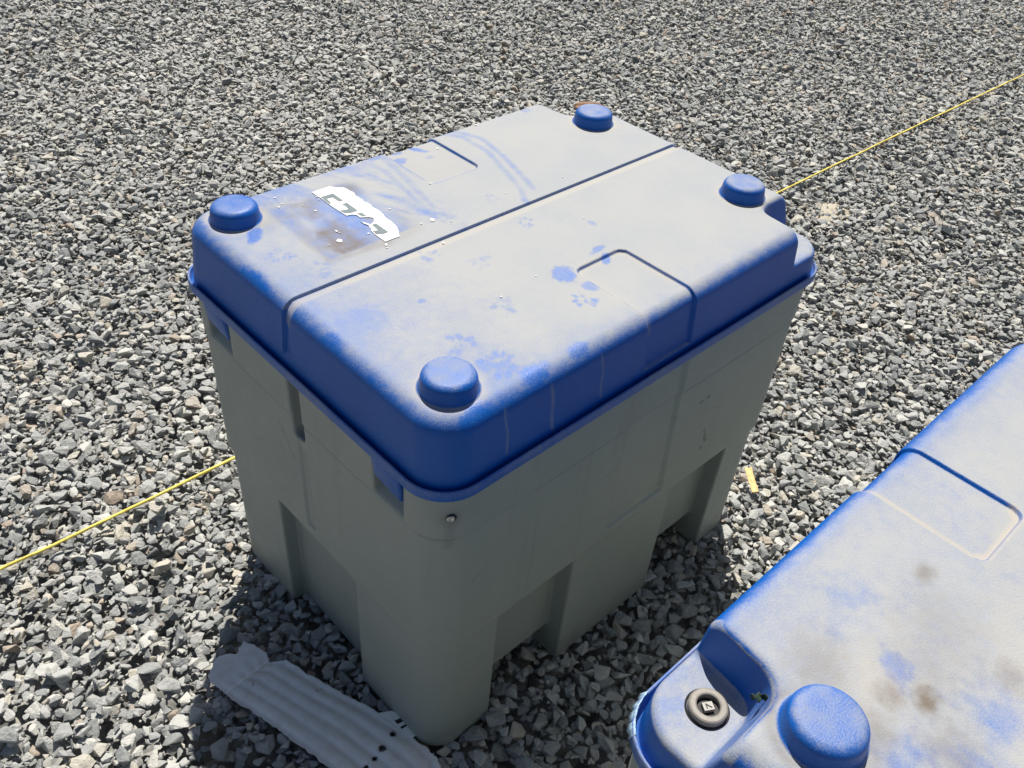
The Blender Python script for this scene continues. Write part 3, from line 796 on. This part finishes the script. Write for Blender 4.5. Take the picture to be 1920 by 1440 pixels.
# ------------------------------------------------------------------ torn foam strip by the near foot
def foam_mat():
    m, t, b = new_mat('foam_strip'); co = objco(t)
    n = noise(t, co, 55, 5, .6); n2 = noise(t, co, 500, 2, .6)
    c = mix_c(t, mrange(t, n, .3, .75), (.78, .77, .77), (.68, .65, .63))
    c = mix_c(t, mrange(t, n2, .55, .75, 0, .12), c, (.34, .32, .30))
    c = mix_c(t, getattr_n(t, 'soot'), c, (.02, .018, .016))
    c = mix_c(t, getattr_n(t, 'tape'), c, (.76, .75, .75))
    c = mix_c(t, getattr_n(t, 'dirt'), c, (.46, .42, .38))
    t.links.new(c, b.inputs['Base Color']); b.inputs['Roughness'].default_value = .7
    bump(t, b, noise(t, co, 260, 3, .6), .25, .0012)
    return m
def strip():
    # spine from the torn end to beyond the frame; both edges given in plan
    eu = [(-.0927, .3749), (-.0766, .3320), (-.0828, .3138), (-.0617, .2996), (-.0351, .2096), (-.0059, .1357), (.0100, .0748), (.0186, .0331), (.0201, .0094), (.0080, -.0170), (-.009, -.062), (-.019, -.098)]
    el = [(-.1725, .3525), (-.1690, .331), (-.1650, .315), (-.1610, .2960), (-.1400, .2281), (-.1250, .163), (-.1096, .1008), (-.1030, .070), (-.0990, .048), (-.0940, .02), (-.084, -.03), (-.076, -.07)]
    NU, NV = 230, 56
    def resamp(p, n):
        p = np.array(p); t = np.linspace(0, 1, len(p)); q = np.linspace(0, 1, n); return np.stack([np.interp(q, t, p[:, 0]), np.interp(q, t, p[:, 1])], 1)
    A = resamp(eu, NU); B = resamp(el, NU)
    u = np.linspace(0, 1, NU)[:, None]; v = np.linspace(0, 1, NV)[None]
    X = A[:, None, 0]*(1-v)+B[:, None, 0]*v; Y = A[:, None, 1]*(1-v)+B[:, None, 1]*v
    # torn end: pull the end in unevenly
    tear = np.interp(v, [0, .2, .27, .33, .41, .61, .8, 1], [0, .003, .0095, .004, -.008, -.013, -.005, 0])+.004*(N2(v*22, v*0+4, 3)-.5)
    dirx, diry = .26, -.965
    fall = np.clip(1-u/.10, 0, 1)
    X = X+dirx*tear*fall; Y = Y+diry*tear*fall
    edge = (N2(u*60, u*0+1, 3)-.5)*.006
    X = X+edge*(v < .02)-edge*(v > .98)
    rib = .0015*np.cos((v+.03*(N2(u*5, u*0+2, 2)-.5))*2*math.pi*4.6)*(.6+.8*N2(v*5+u*0, u*7+v*0, 2))*(sstep(.02, .2, u)*.85+.15)
    Z = GZ+.0095+rib+(N2(X*14+2, Y*14, 2)-.5)*.009+.012*np.clip(.08-u, 0, 1)/.08*(N2(v*3+u*0, u*4, 2)-.3)
    Z = Z+.0025*np.exp(-((u-.17-.05*v)/.012)**2)
    flat = np.clip((X+.01)/.03, 0, 1); Z = Z*(1-flat)+(GZ+.006)*flat
    V = np.stack([X, Y, Z], -1).reshape(-1, 3)
    keep = np.ones(len(V), bool); soot = np.zeros(len(V)); tape = np.zeros(len(V))
    for hx, hy, r in ((-.0074, .083, .0050), (-.0336, .0752, .0055), (-.0517, .0709, .0040), (-.0695, .0679, .0036)):
        q = np.hypot(V[:, 0]-hx, V[:, 1]-hy)+(N2(V[:, 0]*500, V[:, 1]*500, 2)-.5)*.003
        keep &= q > r*.62; soot = np.maximum(soot, 1-sstep(r*.8, r*1.35, q))
    soot = np.maximum(soot, pline(V[:, 0], V[:, 1], [(-.1252, .2945), (-.1224, .2975), (-.1217, .3010)], .0009)*.7)
    soot = np.maximum(soot, pline(V[:, 0], V[:, 1], [(-.0565, .2186), (-.0511, .2159), (-.0465, .2171)], .0008)*.6)
    tape = .8*blob(V[:, 0], V[:, 1], -.0340, .131, .019, .017, .6, .12, .15)
    dirt = np.clip(.45*np.clip(-rib.ravel()/.0013, 0, 1)*sstep(.10, .3, np.repeat(u.ravel(), NV))*(.6+N2(V[:, 0]*25, V[:, 1]*25, 3)*.8), 0, 1)
    F = []
    kk = keep.reshape(NU, NV)
    for i in range(NU-1):
        for j in range(NV-1):
            if kk[i, j] and kk[i+1, j] and kk[i, j+1] and kk[i+1, j+1]:
                a = i*NV+j; F.append((a, a+NV, a+NV+1, a+1))
    o = from_py('foam_strip', V, F, foam_mat())
    attr(o.data, 'soot', soot); attr(o.data, 'tape', tape); attr(o.data, 'dirt', dirt)
    md = o.modifiers.new('thickness', 'SOLIDIFY'); md.thickness = .0016; md.offset = -1
    tag(o, 'torn strip of pale ribbed packing foam with small burnt holes, beside the bin foot', 'packing strip')
strip()
# printed scrap caught under the foot
V, F = prism(ccw([(-.0045, .1264), (.0150, .1150), (.024, .0950), (.024, .060), (.010, .058), (.0046, .0934)]), 0, .0007)
scrap = from_py('paper_scrap', V, F, M_sticker, None, False); scrap.location = (0, 0, GZ+.0085); scrap.rotation_euler = (.02, -.05, 0)
for poly in ([(.0075, .0990), (.018, .0960), (.018, .0890), (.0080, .0915)], [(.0080, .0850), (.017, .0830), (.017, .0795), (.0078, .0810)]):
    V, F = prism(ccw(poly), .0007, .00095); from_py('print_bar', V, F, M_black, scrap, False)
tag(scrap, 'white paper scrap with black print caught under the near bin foot', 'paper scrap')

# ------------------------------------------------------------------ small litter
def splinter():
    P = [(.8912, .0644), (.9030, .0575), (.8690, .0140), (.8590, .0175)]
    cx = sum(p[0] for p in P)/4; cy = sum(p[1] for p in P)/4
    bm = bmesh.new(); n = 7; rows = []
    for i in range(n):
        t = i/(n-1); a = (P[0][0]*(1-t)+P[3][0]*t-cx, P[0][1]*(1-t)+P[3][1]*t-cy); b = (P[1][0]*(1-t)+P[2][0]*t-cx, P[1][1]*(1-t)+P[2][1]*t-cy)
        row = []
        for j, w in enumerate((0, .35, .7, 1)):
            jit = .0012 if 0 < i < n-1 else .003
            x = a[0]*(1-w)+b[0]*w+random.uniform(-jit, jit)*.5; y = a[1]*(1-w)+b[1]*w+random.uniform(-jit, jit)
            row.append(bm.verts.new((x, y, .002*math.sin(w*3.14)+random.uniform(-.0006, .0006)+.012*(1-t))))
        rows.append(row)
    for r0, r1 in zip(rows[:-1], rows[1:]):
        for j in range(3): bm.faces.new((r0[j], r1[j], r1[j+1], r0[j+1]))
    bmesh.ops.recalc_face_normals(bm, faces=bm.faces)
    bmesh.ops.solidify(bm, geom=list(bm.faces), thickness=-.004)
    me = bpy.data.meshes.new('wood_splinter'); bm.to_mesh(me); bm.free()
    o = link('wood_splinter', me, M_wood); o.location = (cx, cy, GZ+.012)
    tag(o, 'pale yellow wood splinter lying on gravel right of the bin foot', 'splinter')
splinter()
def dry_leaf(name, loc, L, Wd, rot, mat, label, cat, curl=.25, teeth=0):
    bm = bmesh.new(); n = 14; rows = []
    for i in range(n+1):
        t = i/n; w = Wd*math.sin(math.pi*min(1, t*.92+.06))**.75*(1-.35*t)
        if teeth: w *= 1+.45*math.sin(t*teeth*6.28)
        row = [bm.verts.new(((t-.5)*L, s*w, curl*abs(s)*w+.15*L*(t-.5)**2+.002*math.sin(9*t+s))) for s in (-1, -.5, 0, .5, 1)]
        rows.append(row)
    for a, b in zip(rows[:-1], rows[1:]):
        for j in range(4): bm.faces.new((a[j], b[j], b[j+1], a[j+1]))
    bmesh.ops.recalc_face_normals(bm, faces=bm.faces)
    bmesh.ops.solidify(bm, geom=list(bm.faces), thickness=-.0006)
    me = bpy.data.meshes.new(name); bm.to_mesh(me); bm.free(); me.polygons.foreach_set('use_smooth', [True]*len(me.polygons))
    o = link(name, me, mat); o.location = loc; o.rotation_euler = rot; tag(o, label, cat); return o
dry_leaf('dry_leaf', (1.995, 1.540, GZ+.014), .105, .024, (.35, -.1, -.75), M_leaf, 'dry brown leaf on the gravel behind the farthest knob', 'leaf', .4)
dry_leaf('leaf_fragment', (.0338, -.3738, .7222), .016, .0036, (.5, -.25, -.9), M_green, 'dark green leaf fragment stuck by the lock notch of the nearer bin', 'leaf', .1, 3)

# torn protective film left on the rims
def film(name, root, poly3, label=None):
    n = len(poly3)//2; V = [(p[0]-ORG[0], p[1]-ORG[1], p[2]-ORG[2]) for p in poly3]
    F = [(i, i+1, n+i+1, n+i) for i in range(n-1)]
    o = from_py(name, V, F, M_film, root); md = o.modifiers.new('t', 'SOLIDIFY'); md.thickness = .0005
    return o
def film_ribbon(root, a0, a1, z0, z1, out):
    top, bot = [], []
    for k in range(24):
        a = math.radians(a0+(a1-a0)*k/23); j = random.uniform(-.0004, .0004); r = .057+out+random.uniform(-.0003, .0003)
        cx, cy = BL-.057, .057; wv = .5+.5*math.sin(k*1.1)
        top.append((cx+(r-.004)*math.cos(a), cy+(r-.004)*math.sin(a), z1+j))
        bot.append((cx+(r+.002*wv)*math.cos(a), cy+(r+.002*wv)*math.sin(a), z0+j*2))
    film('film_remnant', root, top+bot)
film_ribbon(bin2, -88, -40, .6440, .6535, .0012)
film_ribbon(bin1, -40, -5, .6420, .6535, .0010)

# ------------------------------------------------------------------ sand patch
def sand():
    cx, cy = 2.085, .575; V = []; F = []; n = 40; rings = 12
    V.append((cx, cy, GZ-.001))
    for i in range(1, rings+1):
        t = i/rings
        for k in range(n):
            a = 2*math.pi*k/n; r = t*(.055+.05*float(N2(np.array([math.cos(a)*2+5]), np.array([math.sin(a)*2+5]), 3)[0]))
            x = cx+r*1.25*math.cos(a); y = cy+r*.8*math.sin(a)
            V.append((x, y, GZ-.017+.016*(1-t*t)+.005*(float(N2(np.array([x*60]), np.array([y*60]), 3)[0])-.5)))
    for k in range(n): F.append((0, 1+k, 1+(k+1) % n))
    for i in range(rings-1):
        for k in range(n):
            a = 1+i*n+k; b = 1+i*n+(k+1) % n; F.append((a, a+n, b+n, b))
    o = from_py('sand_patch', V, F, M_sand); tag(o, 'small patch of tan sand on the gravel', 'sand', kind='stuff')
sand()
